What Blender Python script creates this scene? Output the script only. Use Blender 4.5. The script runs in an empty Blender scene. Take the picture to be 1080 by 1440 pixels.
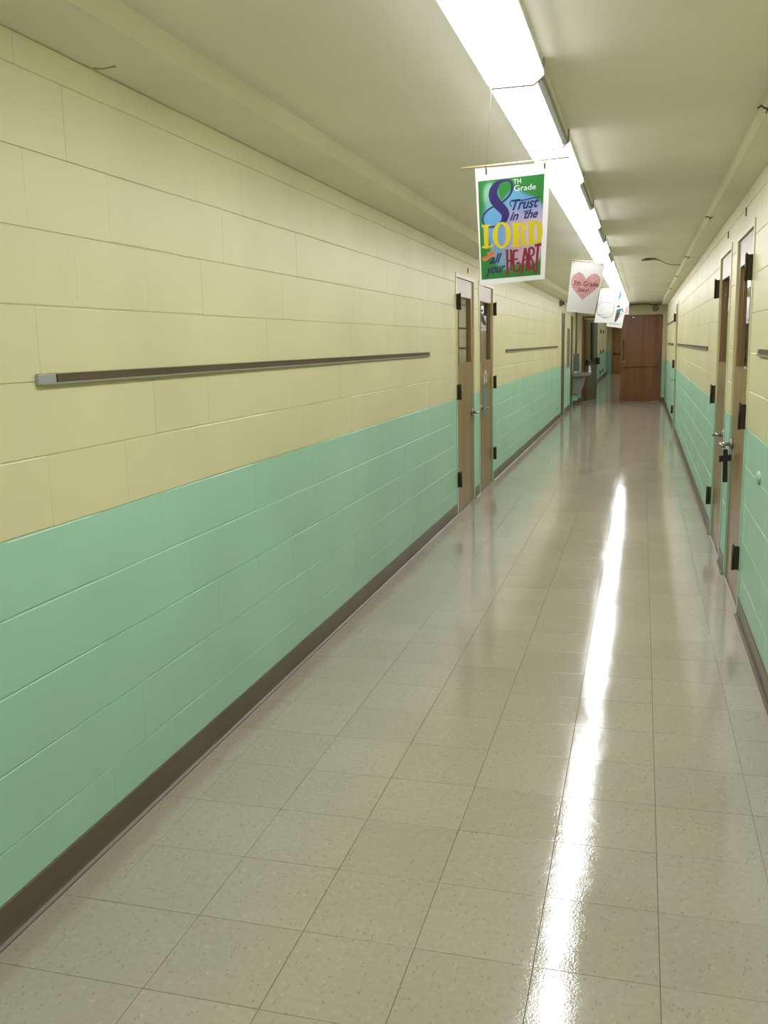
import bpy, bmesh, math, random, json
from mathutils import Vector, Matrix

random.seed(7)
SC = bpy.context.scene
COL = SC.collection

# ------------------------------------------------------------------ camera
EYE = Vector((1.5869, 0.0, 1.5339))
YAW, PITCH, ROLL = -0.2712, -0.1774, -0.0219
def camera_axes():
    f = Vector((math.sin(YAW) * math.cos(PITCH), math.cos(YAW) * math.cos(PITCH), math.sin(PITCH)))
    r = Vector((math.cos(YAW), -math.sin(YAW), 0.0))
    u = r.cross(f)
    c, s = math.cos(ROLL), math.sin(ROLL)
    return r * c + u * s, u * c - r * s, f
cam = bpy.data.cameras.new('camera')
cam.sensor_fit = 'VERTICAL'; cam.sensor_height = 36.0; cam.sensor_width = 27.0
cam.lens = 1304.29 / 1440 * 36.0
cam.clip_start = 0.05; cam.clip_end = 200
camo = bpy.data.objects.new('camera', cam); COL.objects.link(camo)
_r, _u, _f = camera_axes()
M = Matrix(((_r.x, _u.x, -_f.x, EYE.x), (_r.y, _u.y, -_f.y, EYE.y), (_r.z, _u.z, -_f.z, EYE.z), (0, 0, 0, 1)))
camo.matrix_world = M
SC.camera = camo

# ------------------------------------------------------------------ world, exposure
world = bpy.data.worlds.new('world'); SC.world = world
world.use_nodes = True
world.node_tree.nodes['Background'].inputs[0].default_value = (0.9, 0.9, 0.85, 1)
world.node_tree.nodes['Background'].inputs[1].default_value = 0.0
SC.view_settings.view_transform = 'Standard'
SC.view_settings.look = 'None'
SC.view_settings.gamma = 1.0
SC.view_settings.use_curve_mapping = False
SC.view_settings.exposure = 0.0
LAMP_POWER = 19.5
LAMP_COLOR = (0.985, 0.985, 1.03, 1)

# ------------------------------------------------------------------ dimensions (metres)
W = 2.145            # corridor width
ZS = 2.357           # underside of the soffits
ZC = 2.435           # ceiling
ZG = 1.051           # top of the green paint
CRS = 0.2032         # block course
BLK = 0.4064
TILE = 0.3048
YB = -5.0            # wall behind the viewer
YP = 24.5            # partition with the double door
YE = 46.0            # far end wall
HEAD = 2.112         # top of the door leaves

# ------------------------------------------------------------------ materials
def new_mat(name):
    m = bpy.data.materials.new(name); m.use_nodes = True
    nt = m.node_tree
    return m, nt, nt.nodes['Principled BSDF']
def lin(c):
    def f(v):
        v /= 255.0
        return v / 12.92 if v <= 0.04045 else ((v + 0.055) / 1.055) ** 2.4
    return (f(c[0]), f(c[1]), f(c[2]), 1)
def node(nt, t, **kw):
    n = nt.nodes.new(t)
    for k, v in kw.items(): setattr(n, k, v)
    return n
def position(nt, scale=(1, 1, 1)):
    g = node(nt, 'ShaderNodeNewGeometry')
    mp = node(nt, 'ShaderNodeMapping'); mp.inputs['Scale'].default_value = scale
    nt.links.new(g.outputs['Position'], mp.inputs['Vector'])
    return mp.outputs['Vector']
def noise(nt, vec, scale, detail=3, rough=0.5):
    n = node(nt, 'ShaderNodeTexNoise')
    n.inputs['Scale'].default_value = scale; n.inputs['Detail'].default_value = detail
    n.inputs['Roughness'].default_value = rough
    nt.links.new(vec, n.inputs['Vector'])
    return n.outputs['Fac']
def ramp(nt, fac, stops):
    r = node(nt, 'ShaderNodeValToRGB')
    el = r.color_ramp.elements
    while len(el) < len(stops): el.new(0.5)
    for e, (p, c) in zip(el, stops):
        e.position = p; e.color = c if len(c) == 4 else (c[0], c[1], c[2], 1)
    nt.links.new(fac, r.inputs['Fac'])
    return r.outputs['Color']
def mix(nt, fac, a, b, mode='MIX'):
    m = node(nt, 'ShaderNodeMix', data_type='RGBA', blend_type=mode)
    if isinstance(fac, float): m.inputs['Factor'].default_value = fac
    else: nt.links.new(fac, m.inputs['Factor'])
    for i, v in (('A', a), ('B', b)):
        s = [x for x in m.inputs if x.name == i and x.type == 'RGBA'][0]
        if isinstance(v, tuple): s.default_value = v
        else: nt.links.new(v, s)
    return [x for x in m.outputs if x.type == 'RGBA'][0]
def bump(nt, bsdf, height, strength, dist):
    b = node(nt, 'ShaderNodeBump'); b.inputs['Strength'].default_value = strength
    b.inputs['Distance'].default_value = dist
    nt.links.new(height, b.inputs['Height']); nt.links.new(b.outputs['Normal'], bsdf.inputs['Normal'])

def plain(name, c, rough=0.5, metal=0.0, spec=0.5):
    m, nt, b = new_mat(name)
    b.inputs['Base Color'].default_value = c
    b.inputs['Roughness'].default_value = rough; b.inputs['Metallic'].default_value = metal
    b.inputs['Specular IOR Level'].default_value = spec
    return m
def paint(name, c, rough=0.42, grain=260, strength=0.25, var=0.06):
    m, nt, b = new_mat(name)
    p = position(nt)
    big = noise(nt, p, 1.3, 3)
    lo = tuple(v * (1 - var) for v in c[:3]) + (1,); hi = tuple(min(1, v * (1 + var)) for v in c[:3]) + (1,)
    nt.links.new(ramp(nt, big, [(0.3, lo), (0.7, hi)]), b.inputs['Base Color'])
    b.inputs['Roughness'].default_value = rough
    bump(nt, b, noise(nt, p, grain, 4, 0.6), strength, 0.0012)
    return m
def wood(name, dark, light, rough=0.3, scale=1.0, coat=0.0):
    m, nt, b = new_mat(name)
    p = position(nt, (38 * scale, 38 * scale, 1.6 * scale))
    n1 = noise(nt, p, 1.0, 6, 0.6)
    p2 = position(nt, (9 * scale, 9 * scale, 0.5 * scale))
    n2 = noise(nt, p2, 1.0, 3, 0.5)
    c1 = ramp(nt, n1, [(0.3, dark), (0.7, light)])
    c2 = ramp(nt, n2, [(0.35, (0.72, 0.68, 0.62, 1)), (0.65, (1, 1, 1, 1))])
    nt.links.new(mix(nt, 1.0, c1, c2, 'MULTIPLY'), b.inputs['Base Color'])
    b.inputs['Roughness'].default_value = rough
    b.inputs['Coat Weight'].default_value = coat; b.inputs['Coat Roughness'].default_value = 0.25
    bump(nt, b, n1, 0.08, 0.0006)
    return m

YELLOW = (0.61, 0.572, 0.330, 1)
GREEN = (0.325, 0.555, 0.400, 1)
M_yel = paint('yellow_block_paint', YELLOW)
M_grn = paint('green_block_paint', GREEN)
M_yel_s = paint('yellow_frame_paint', YELLOW, 0.33, 60, 0.08)
M_grn_s = paint('green_frame_paint', GREEN, 0.33, 60, 0.08)
M_ceil = paint('ceiling_paint', (0.82, 0.79, 0.675, 1), 0.6, 40, 0.25, 0.04)
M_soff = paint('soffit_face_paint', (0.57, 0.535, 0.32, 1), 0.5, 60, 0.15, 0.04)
M_base = paint('brown_vinyl_base', (0.105, 0.080, 0.050, 1), 0.38, 30, 0.12, 0.15)
M_sub = plain('tile_joint_dirt', (0.10, 0.085, 0.06, 1), 0.8)
M_door = wood('honey_oak_veneer', (0.215, 0.120, 0.034, 1), (0.32, 0.185, 0.055, 1), 0.36, 1.0, 0.15)
M_door_red = wood('dark_red_oak_veneer', (0.165, 0.060, 0.011, 1), (0.255, 0.098, 0.020, 1), 0.42, 0.8, 0.1)
M_door_dk = wood('dark_olive_veneer', (0.085, 0.055, 0.016, 1), (0.13, 0.085, 0.026, 1), 0.45, 1.0, 0.05)
M_door_org = wood('orange_oak_veneer', (0.34, 0.16, 0.042, 1), (0.44, 0.215, 0.06, 1), 0.4, 1.0, 0.1)
M_hinge = plain('bronze_hinge_metal', (0.055, 0.042, 0.022, 1), 0.45, 0.6)
M_nickel = plain('brushed_nickel', (0.30, 0.29, 0.255, 1), 0.36, 0.9)
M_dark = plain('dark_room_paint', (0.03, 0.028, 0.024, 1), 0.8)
M_black = plain('black_painted_metal', (0.012, 0.011, 0.010, 1), 0.45)
M_blackw = plain('black_stained_wood', (0.010, 0.008, 0.007, 1), 0.5)
M_steel = plain('stainless_steel', (0.25, 0.25, 0.23, 1), 0.4, 0.6)
M_grey = plain('grey_enamel', (0.12, 0.125, 0.11, 1), 0.5)
M_lgrey = plain('light_grey_enamel', (0.23, 0.24, 0.21, 1), 0.45)
M_cap = plain('lamp_end_cap', (0.34, 0.33, 0.29, 1), 0.5)
M_body = plain('white_lamp_enamel', (0.75, 0.74, 0.68, 1), 0.4)
M_cork = paint('brown_cork', (0.085, 0.060, 0.026, 1), 0.8, 300, 0.3, 0.2)
M_lip = plain('olive_grey_rail', (0.22, 0.215, 0.13, 1), 0.5)
M_clip = plain('galvanised_end_clip', (0.34, 0.37, 0.37, 1), 0.45, 0.4)
M_paper = plain('white_laminated_paper', (0.60, 0.605, 0.58, 1), 0.28)
M_dowel = plain('pale_dowel_wood', (0.66, 0.50, 0.27, 1), 0.5)
M_string = plain('pale_string', (0.62, 0.60, 0.50, 1), 0.7)
M_white = plain('white_plastic', (0.80, 0.80, 0.77, 1), 0.4)
M_cable = plain('grey_brown_cable', (0.10, 0.085, 0.05, 1), 0.6)

def lamp_mat(name, power):
    m, nt, b = new_mat(name)
    b.inputs['Base Color'].default_value = (0.8, 0.8, 0.75, 1)
    b.inputs['Emission Color'].default_value = LAMP_COLOR
    b.inputs['Emission Strength'].default_value = power
    return m
M_lamp = lamp_mat('lit_acrylic_diffuser', LAMP_POWER)
M_lamp_side = lamp_mat('lit_acrylic_side', LAMP_POWER * 0.20)
def glass_mat():
    m, nt, b = new_mat('window_glass')
    b.inputs['Base Color'].default_value = (0.85, 0.9, 0.88, 1)
    b.inputs['Roughness'].default_value = 0.0; b.inputs['IOR'].default_value = 1.5
    b.inputs['Transmission Weight'].default_value = 1.0
    return m
M_glass = glass_mat()
def floor_mat():
    m, nt, b = new_mat('waxed_vinyl_tile')
    p = position(nt)
    base = ramp(nt, noise(nt, p, 1.1, 3), [(0.3, (0.350, 0.315, 0.240, 1)), (0.7, (0.41, 0.372, 0.288, 1))])
    base = mix(nt, 0.25, base, ramp(nt, noise(nt, p, 55, 4, 0.6), [(0.3, (0.28, 0.25, 0.185, 1)), (0.7, (0.47, 0.43, 0.34, 1))]))
    info = node(nt, 'ShaderNodeObjectInfo')
    base = mix(nt, 1.0, base, ramp(nt, info.outputs['Random'], [(0.0, (0.93, 0.93, 0.92, 1)), (1.0, (1, 1, 1, 1))]), 'MULTIPLY')
    def flecks(vec, scale, size, keep, colour, src):
        v = node(nt, 'ShaderNodeTexVoronoi'); v.inputs['Scale'].default_value = scale
        nt.links.new(vec, v.inputs['Vector'])
        near = node(nt, 'ShaderNodeMath', operation='LESS_THAN'); near.inputs[1].default_value = size
        nt.links.new(v.outputs['Distance'], near.inputs[0])
        sep = node(nt, 'ShaderNodeSeparateColor'); nt.links.new(v.outputs['Color'], sep.inputs['Color'])
        pick = node(nt, 'ShaderNodeMath', operation='GREATER_THAN'); pick.inputs[1].default_value = keep
        nt.links.new(sep.outputs['Red'], pick.inputs[0])
        mul = node(nt, 'ShaderNodeMath', operation='MULTIPLY')
        nt.links.new(near.outputs[0], mul.inputs[0]); nt.links.new(pick.outputs[0], mul.inputs[1])
        amt = node(nt, 'ShaderNodeMath', operation='MULTIPLY'); amt.inputs[1].default_value = 0.42
        nt.links.new(mul.outputs[0], amt.inputs[0])
        return mix(nt, amt.outputs[0], src, colour)
    def turned(angle, sc):
        g = node(nt, 'ShaderNodeNewGeometry'); mp = node(nt, 'ShaderNodeMapping')
        mp.inputs['Rotation'].default_value = (0, 0, angle); mp.inputs['Scale'].default_value = sc
        nt.links.new(g.outputs['Position'], mp.inputs['Vector']); return mp.outputs['Vector']
    base = flecks(turned(0.5, (1, 0.45, 1)), 95, 0.24, 0.80, (0.17, 0.135, 0.085, 1), base)
    base = flecks(turned(1.9, (1, 0.5, 1)), 80, 0.22, 0.84, (0.20, 0.165, 0.11, 1), base)
    base = flecks(turned(1.1, (1, 0.6, 1)), 70, 0.26, 0.86, (0.46, 0.43, 0.34, 1), base)
    # wax build-up and scuff along the foot of both walls
    g = node(nt, 'ShaderNodeNewGeometry'); sx = node(nt, 'ShaderNodeSeparateXYZ')
    nt.links.new(g.outputs['Position'], sx.inputs[0])
    wob = node(nt, 'ShaderNodeMath', operation='MULTIPLY_ADD'); wob.inputs[1].default_value = 0.10
    nt.links.new(noise(nt, p, 5, 2), wob.inputs[0]); nt.links.new(sx.outputs['X'], wob.inputs[2])
    edge = ramp(nt, wob.outputs[0], [(0.135, (1, 1, 1, 1)), (0.165, (0, 0, 0, 1))])
    base = mix(nt, edge, base, mix(nt, 1.0, base, (0.91, 0.86, 0.85, 1), 'MULTIPLY'))
    nt.links.new(base, b.inputs['Base Color'])
    nt.links.new(ramp(nt, noise(nt, p, 3.0, 4), [(0.3, (0.05, 0.05, 0.05, 1)), (0.75, (0.11, 0.11, 0.11, 1))]), b.inputs['Roughness'])
    b.inputs['IOR'].default_value = 1.5
    h = node(nt, 'ShaderNodeMath', operation='MULTIPLY_ADD'); h.inputs[1].default_value = 0.24
    nt.links.new(noise(nt, p, 170, 1), h.inputs[0])
    nt.links.new(noise(nt, p, 9, 2), h.inputs[2])
    bump(nt, b, h.outputs[0], 0.11, 0.006)
    return m
M_floor = floor_mat()

# ------------------------------------------------------------------ mesh helpers
class MB:
    """collects shapes for one mesh object"""
    def __init__(s): s.v = []; s.f = []; s.m = []; s.sm = []
    def add(s, verts, faces, mi=0, smooth=False):
        o = len(s.v); s.v += [tuple(v) for v in verts]
        for f in faces: s.f.append([i + o for i in f]); s.m.append(mi); s.sm.append(smooth)
    def box(s, x0, x1, y0, y1, z0, z1, mi=0, bev=0.0):
        if bev <= 0:
            x0, x1 = min(x0, x1), max(x0, x1); y0, y1 = min(y0, y1), max(y0, y1)
            s.add([(x0, y0, z0), (x1, y0, z0), (x1, y1, z0), (x0, y1, z0), (x0, y0, z1), (x1, y0, z1), (x1, y1, z1), (x0, y1, z1)],
                  [(0, 3, 2, 1), (4, 5, 6, 7), (0, 1, 5, 4), (1, 2, 6, 5), (2, 3, 7, 6), (3, 0, 4, 7)], mi)
        else:
            bm = bmesh.new()
            bmesh.ops.create_cube(bm, size=1.0, matrix=Matrix.Translation(((x0 + x1) / 2, (y0 + y1) / 2, (z0 + z1) / 2)) @ Matrix.Diagonal((abs(x1 - x0), abs(y1 - y0), abs(z1 - z0), 1)))
            bmesh.ops.bevel(bm, geom=bm.edges[:], offset=bev, segments=2, affect='EDGES', profile=0.5)
            bm.verts.index_update()
            s.add([v.co[:] for v in bm.verts], [[v.index for v in f.verts] for f in bm.faces], mi)
            bm.free()
    def prism(s, poly, axis, a, b, mi=0):
        """poly: 2D outline in the two other axes; extruded along axis from a to b"""
        n = len(poly)
        def p(q, t):
            return (t, q[0], q[1]) if axis == 0 else ((q[0], t, q[1]) if axis == 1 else (q[0], q[1], t))
        vs = [p(q, a) for q in poly] + [p(q, b) for q in poly]
        fs = [[i, (i + 1) % n, n + (i + 1) % n, n + i] for i in range(n)] + [list(range(n))[::-1], list(range(n, 2 * n))]
        s.add(vs, fs, mi)
    def tube(s, pts, r, n=8, mi=0, closed=False):
        pts = [Vector(p) for p in pts]; rings = []
        k = len(pts)
        up = None
        for i, p in enumerate(pts):
            a = pts[i - 1] if (i > 0 or closed) else p
            b = pts[(i + 1) % k] if (i < k - 1 or closed) else p
            d = (b - a).normalized()
            if up is None:
                up = Vector((0, 0, 1)) if abs(d.z) < 0.9 else Vector((1, 0, 0))
            x = d.cross(up).normalized(); y = x.cross(d).normalized(); up = y
            rr = r[i] if isinstance(r, (list, tuple)) else r
            rings.append([p + (x * math.cos(t) + y * math.sin(t)) * rr for t in [2 * math.pi * j / n for j in range(n)]])
        vs = [v for ring in rings for v in ring]; fs = []
        for i in range(k if closed else k - 1):
            o, q = i * n, ((i + 1) % k) * n
            fs += [(o + j, o + (j + 1) % n, q + (j + 1) % n, q + j) for j in range(n)]
        s.add(vs, fs, mi, True)
        if not closed:
            o = len(s.v) - len(vs)
            s.f.append([o + j for j in range(n)][::-1]); s.m.append(mi); s.sm.append(False)
            s.f.append([o + (k - 1) * n + j for j in range(n)]); s.m.append(mi); s.sm.append(False)
    def data(s, name, mats):
        me = bpy.data.meshes.new(name); me.from_pydata(s.v, [], s.f)
        for m in (mats if isinstance(mats, (list, tuple)) else [mats]): me.materials.append(m)
        me.polygons.foreach_set('material_index', s.m); me.polygons.foreach_set('use_smooth', s.sm)
        me.update()
        bm = bmesh.new(); bm.from_mesh(me); bmesh.ops.recalc_face_normals(bm, faces=bm.faces[:]); bm.to_mesh(me); bm.free()
        return me
    def build(s, name, mats, parent=None):
        """vertices are world coordinates; children are stored relative to an unrotated parent"""
        if parent is not None:
            o = world_loc(parent)
            s.v = [(a - o.x, b - o.y, c - o.z) for a, b, c in s.v]
        ob = bpy.data.objects.new(name, s.data(name, mats)); COL.objects.link(ob)
        if parent is not None: ob.parent = parent
        return ob
def world_loc(o):
    v = Vector(o.location)
    while o.parent is not None: o = o.parent; v = v + Vector(o.location)
    return v
def empty(name, loc):
    o = bpy.data.objects.new(name, None); COL.objects.link(o); o.location = loc
    o.empty_display_size = 0.1
    return o
def tag(o, label, cat, group=None):
    o['label'] = label; o['category'] = cat
    if group: o['group'] = group
    return o
def thing(name, loc, label, cat, group=None): return tag(empty(name, loc), label, cat, group)
def structure(o, label=None):
    o['kind'] = 'structure'
    if label: o['label'] = label
    return o

# ------------------------------------------------------------------ the openings in the side walls
LEFT_DOORS = [(8.24, 9.10), (9.45, 10.31), (19.44, 20.32), (21.96, 22.84), (36.9, 37.78), (39.4, 40.3)]
RIGHT_DOORS = [(5.42, 6.28), (6.74, 7.60), (16.28, 17.12)]
FR = 0.042                       # width of the painted steel frame
FZ = HEAD + 0.040                # top of the frame
def openings(doors): return [(a - FR, b + FR, FZ) for a, b in doors]

def two_tone(mb, x0, x1, y0, y1, z0, z1):
    if z0 < ZG: mb.box(x0, x1, y0, y1, z0, min(z1, ZG), 1)
    if z1 > ZG: mb.box(x0, x1, y0, y1, max(z0, ZG), z1, 0)

# ------------------------------------------------------------------ floor
floor = empty('floor', (0, 0, 0)); structure(floor, 'glossy beige speckled vinyl tile floor of the corridor')
mb = MB(); mb.box(-0.15, W + 0.15, YB, YE, -0.08, -0.0022); mb.build('floor_slab', M_sub, floor)
XS = [0.0] + [0.1454 + TILE * k for k in range(7)] + [W]
ROW0 = 2.0953
def tile_shape(w, d, g=0.0008):
    c = min(0.0006, g)
    a, b = w / 2 - g, d / 2 - 0.0008
    vs = [(-a, -b, -0.003), (a, -b, -0.003), (a, b, -0.003), (-a, b, -0.003), (-a, -b, -c), (a, -b, -c), (a, b, -c), (-a, b, -c),
          (-a + c, -b + c, 0), (a - c, -b + c, 0), (a - c, b - c, 0), (-a + c, b - c, 0)]
    fs = [(8, 9, 10, 11)] + [(4 + i, 4 + (i + 1) % 4, 8 + (i + 1) % 4, 8 + i) for i in range(4)] + [(i, (i + 1) % 4, 4 + (i + 1) % 4, 4 + i) for i in range(4)]
    return vs, fs
tile_mesh = {}
count = 0
for k in range(-3, 34):
    for c in range(8):
        w = XS[c + 1] - XS[c]
        if w < 0.02: continue
        g = 0.00015 if c in (0, 7) else (0.0004 if c == 1 else 0.0008)
        key = (round(w, 3), g)
        if key not in tile_mesh:
            m_ = MB(); m_.add(*tile_shape(w, TILE, g)); tile_mesh[key] = m_.data('tile', M_floor)
        ob = bpy.data.objects.new('tile', tile_mesh[key]); COL.objects.link(ob); ob.parent = floor
        ob.location = ((XS[c] + XS[c + 1]) / 2, ROW0 + TILE * (k + 0.5), random.uniform(-0.0001, 0.0001))
        ob.rotation_euler = (random.gauss(0, 0.0009), random.gauss(0, 0.0009), 0)
        count += 1
mb = MB()
for k in list(range(-24, -3)) + list(range(34, 145)):
    for c in range(8):
        w = XS[c + 1] - XS[c]
        vs, fs = tile_shape(w, TILE)
        cx, cy = (XS[c] + XS[c + 1]) / 2, ROW0 + TILE * (k + 0.5)
        if cy > YE: continue
        ta, tb = random.gauss(0, 0.0009), random.gauss(0, 0.0009)
        mb.add([(x + cx, y + cy, z + x * ta + y * tb) for x, y, z in vs], fs)
o = mb.build('distant_tiles', M_floor, floor); o['kind'] = 'stuff'

# ------------------------------------------------------------------ ceiling and soffits
mb = MB(); mb.box(-0.15, W + 0.15, YB, YE, ZC, ZC + 0.15)
structure(mb.build('ceiling', M_ceil), 'flat greyish cream plaster ceiling of the corridor')
def soffit(name, x0, x1, face_x, label):
    mb = MB(); mb.box(x0, x1, YB, YE, ZS, ZC + 0.01, 0)
    e = 0.0015 if face_x > W / 2 else -0.0015
    s = -0.002 if face_x > W / 2 else 0.002
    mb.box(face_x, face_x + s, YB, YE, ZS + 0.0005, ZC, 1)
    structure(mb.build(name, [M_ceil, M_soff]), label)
soffit('trim_1', -0.15, 0.243, 0.243, 'boxed soffit along the top of the left wall')
soffit('trim_2', 2.017, W + 0.15, 2.017, 'boxed soffit along the top of the right wall')

# ------------------------------------------------------------------ block walls
JOINT = 0.0016
block_mesh = {}
def block_shape(L, H, ca=0.0, cb=0.0030):
    a, b = L / 2, H / 2 - JOINT / 2
    d = 0.0022
    def ring(x, ea, eb): return [(x, -a + ea, -b + eb), (x, a - ea, -b + eb), (x, a - ea, b - eb), (x, -a + ea, b - eb)]
    vs = ring(-0.012, 0, 0) + ring(-d, 0, 0) + ring(0, ca, cb)
    fs = [(8, 9, 10, 11)] + [(4 + i, 4 + (i + 1) % 4, 8 + (i + 1) % 4, 8 + i) for i in range(4)] + [(i, (i + 1) % 4, 4 + (i + 1) % 4, 4 + i) for i in range(4)]
    return vs, fs
def wall_blocks(y0, y1, ops, phase):
    """every block of the wall, cut at the door frames: (ya, yb, za, zb)"""
    out = []
    for n in range(-5, 7):
        z0 = ZG + CRS * n; z1 = min(z0 + CRS, ZS)
        ph = phase + (0 if n % 2 == 0 else BLK / 2)
        i = math.floor((y0 - ph) / BLK)
        while ph + BLK * i < y1:
            a, b = max(y0, ph + BLK * i), min(y1, ph + BLK * (i + 1)); i += 1
            spans = [(a, b)]
            cut = []
            for (oa, ob_, oz) in ops:
                if z0 >= oz: continue
                new = []
                for (p, q) in spans:
                    if q <= oa or p >= ob_: new.append((p, q)); continue
                    if p < oa: new.append((p, oa))
                    if q > ob_: new.append((ob_, q))
                    if z1 > oz + 0.02: cut.append((max(p, oa), min(q, ob_), oz, z1))
                spans = new
            out += [(p, q, z0, z1) for p, q in spans if q - p > 0.02]
            out += [c for c in cut if c[1] - c[0] > 0.02]
    return out
def build_wall(name, side, doors, phase, ind_lo, ind_hi, label):
    face = 0.0 if side < 0 else W
    sgn = 1 if side < 0 else -1           # direction into the corridor
    root = empty(name, (face, 0, 0)); structure(root, label)
    back = MB()
    ops = sorted(openings(doors))
    y = YB
    fx = face - sgn * 0.0032
    for a, b, z in ops:
        two_tone(back, fx, face - sgn * 0.15, y, a, 0, ZS + 0.02)
        two_tone(back, fx, face - sgn * 0.15, a, b, z, ZS + 0.02)
        y = b
    two_tone(back, fx, face - sgn * 0.15, y, YE, 0, ZS + 0.02)
    back.build('mortar_bed', [M_yel, M_grn], root)
    n = 0
    far = MB()
    for (a, b, z0, z1) in wall_blocks(0.4, YP - 0.06, ops, phase):
        L, H = b - a, z1 - z0
        green = z0 < ZG - 0.01
        off = random.gauss(0, 0.00022)
        cb = random.choice((0.0010, 0.0024, 0.0038))
        ca = 0.0007 if random.random() < 0.12 else 0.0
        cy, cz = (a + b) / 2, (z0 + z1) / 2
        if ind_lo <= cy <= ind_hi and n < 298:
            key = (round(L, 3), round(H, 3), green, ca, cb)
            if key not in block_mesh:
                m_ = MB(); m_.add(*block_shape(L, H, ca, cb)); block_mesh[key] = m_.data('block', M_grn if green else M_yel)
            ob = bpy.data.objects.new('block', block_mesh[key]); COL.objects.link(ob); ob.parent = root
            ob.location = (sgn * off, cy, cz)
            ob.rotation_euler = (random.gauss(0, 0.0010), 0, (0 if side < 0 else math.pi) + random.gauss(0, 0.0003))
            n += 1
        else:
            vs, fs = block_shape(L, H, ca, cb)
            far.add([(face + sgn * (x + off), yy + cy, zz + cz) for x, yy, zz in vs], fs, 1 if green else 0)
    o = far.build('distant_blocks', [M_yel, M_grn], root); o['kind'] = 'stuff'
    # smooth painted panels between the paired doors and the plain wall beyond the partition
    return root
wall_l = build_wall('wall_left', -1, LEFT_DOORS, 2.228, 1.45, 10.4, 'left block wall painted pale yellow above mint green')
wall_r = build_wall('wall_right', 1, RIGHT_DOORS, 2.10, 2.6, 11.6, 'right block wall painted pale yellow above mint green')
mb = MB(); two_tone(mb, -0.15, W + 0.15, YB - 0.15, YB, 0, ZC)
structure(mb.build('wall_back', [M_yel, M_grn]), 'wall closing the corridor behind the viewer')
mb = MB(); two_tone(mb, -0.15, W + 0.15, YE, YE + 0.15, 0, ZC)
structure(mb.build('wall_far', [M_yel, M_grn]), 'wall at the far end of the corridor beyond the brown doors')

# ------------------------------------------------------------------ baseboards
def base_profile(face, sgn, h=0.104):
    return [(face - sgn * 0.01, 0.0), (face + sgn * 0.020, 0.0), (face + sgn * 0.019, 0.004), (face + sgn * 0.010, 0.010), (face + sgn * 0.0065, 0.020),
            (face + sgn * 0.0055, h - 0.003), (face + sgn * 0.003, h), (face - sgn * 0.01, h)]
def baseboards(name, face, sgn, doors, label):
    root = empty(name, (face, 0, 0)); structure(root, label)
    y = YB
    for a, b in doors + [(YP - 0.06 - 0 + FR, YP + 0.2), (YE + FR, YE + 1)]:
        if a - FR - y > 0.02:
            mb = MB(); mb.prism(base_profile(face, sgn), 1, y, a - FR); mb.build('base_strip', M_base, root)
        y = b + FR
baseboards('baseboard_left', 0.0, 1, [d for d in LEFT_DOORS if d[0] < YP], 'dark brown vinyl baseboard of the left wall')
baseboards('baseboard_right', W, -1, RIGHT_DOORS, 'worn brown vinyl baseboard of the right wall')

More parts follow.
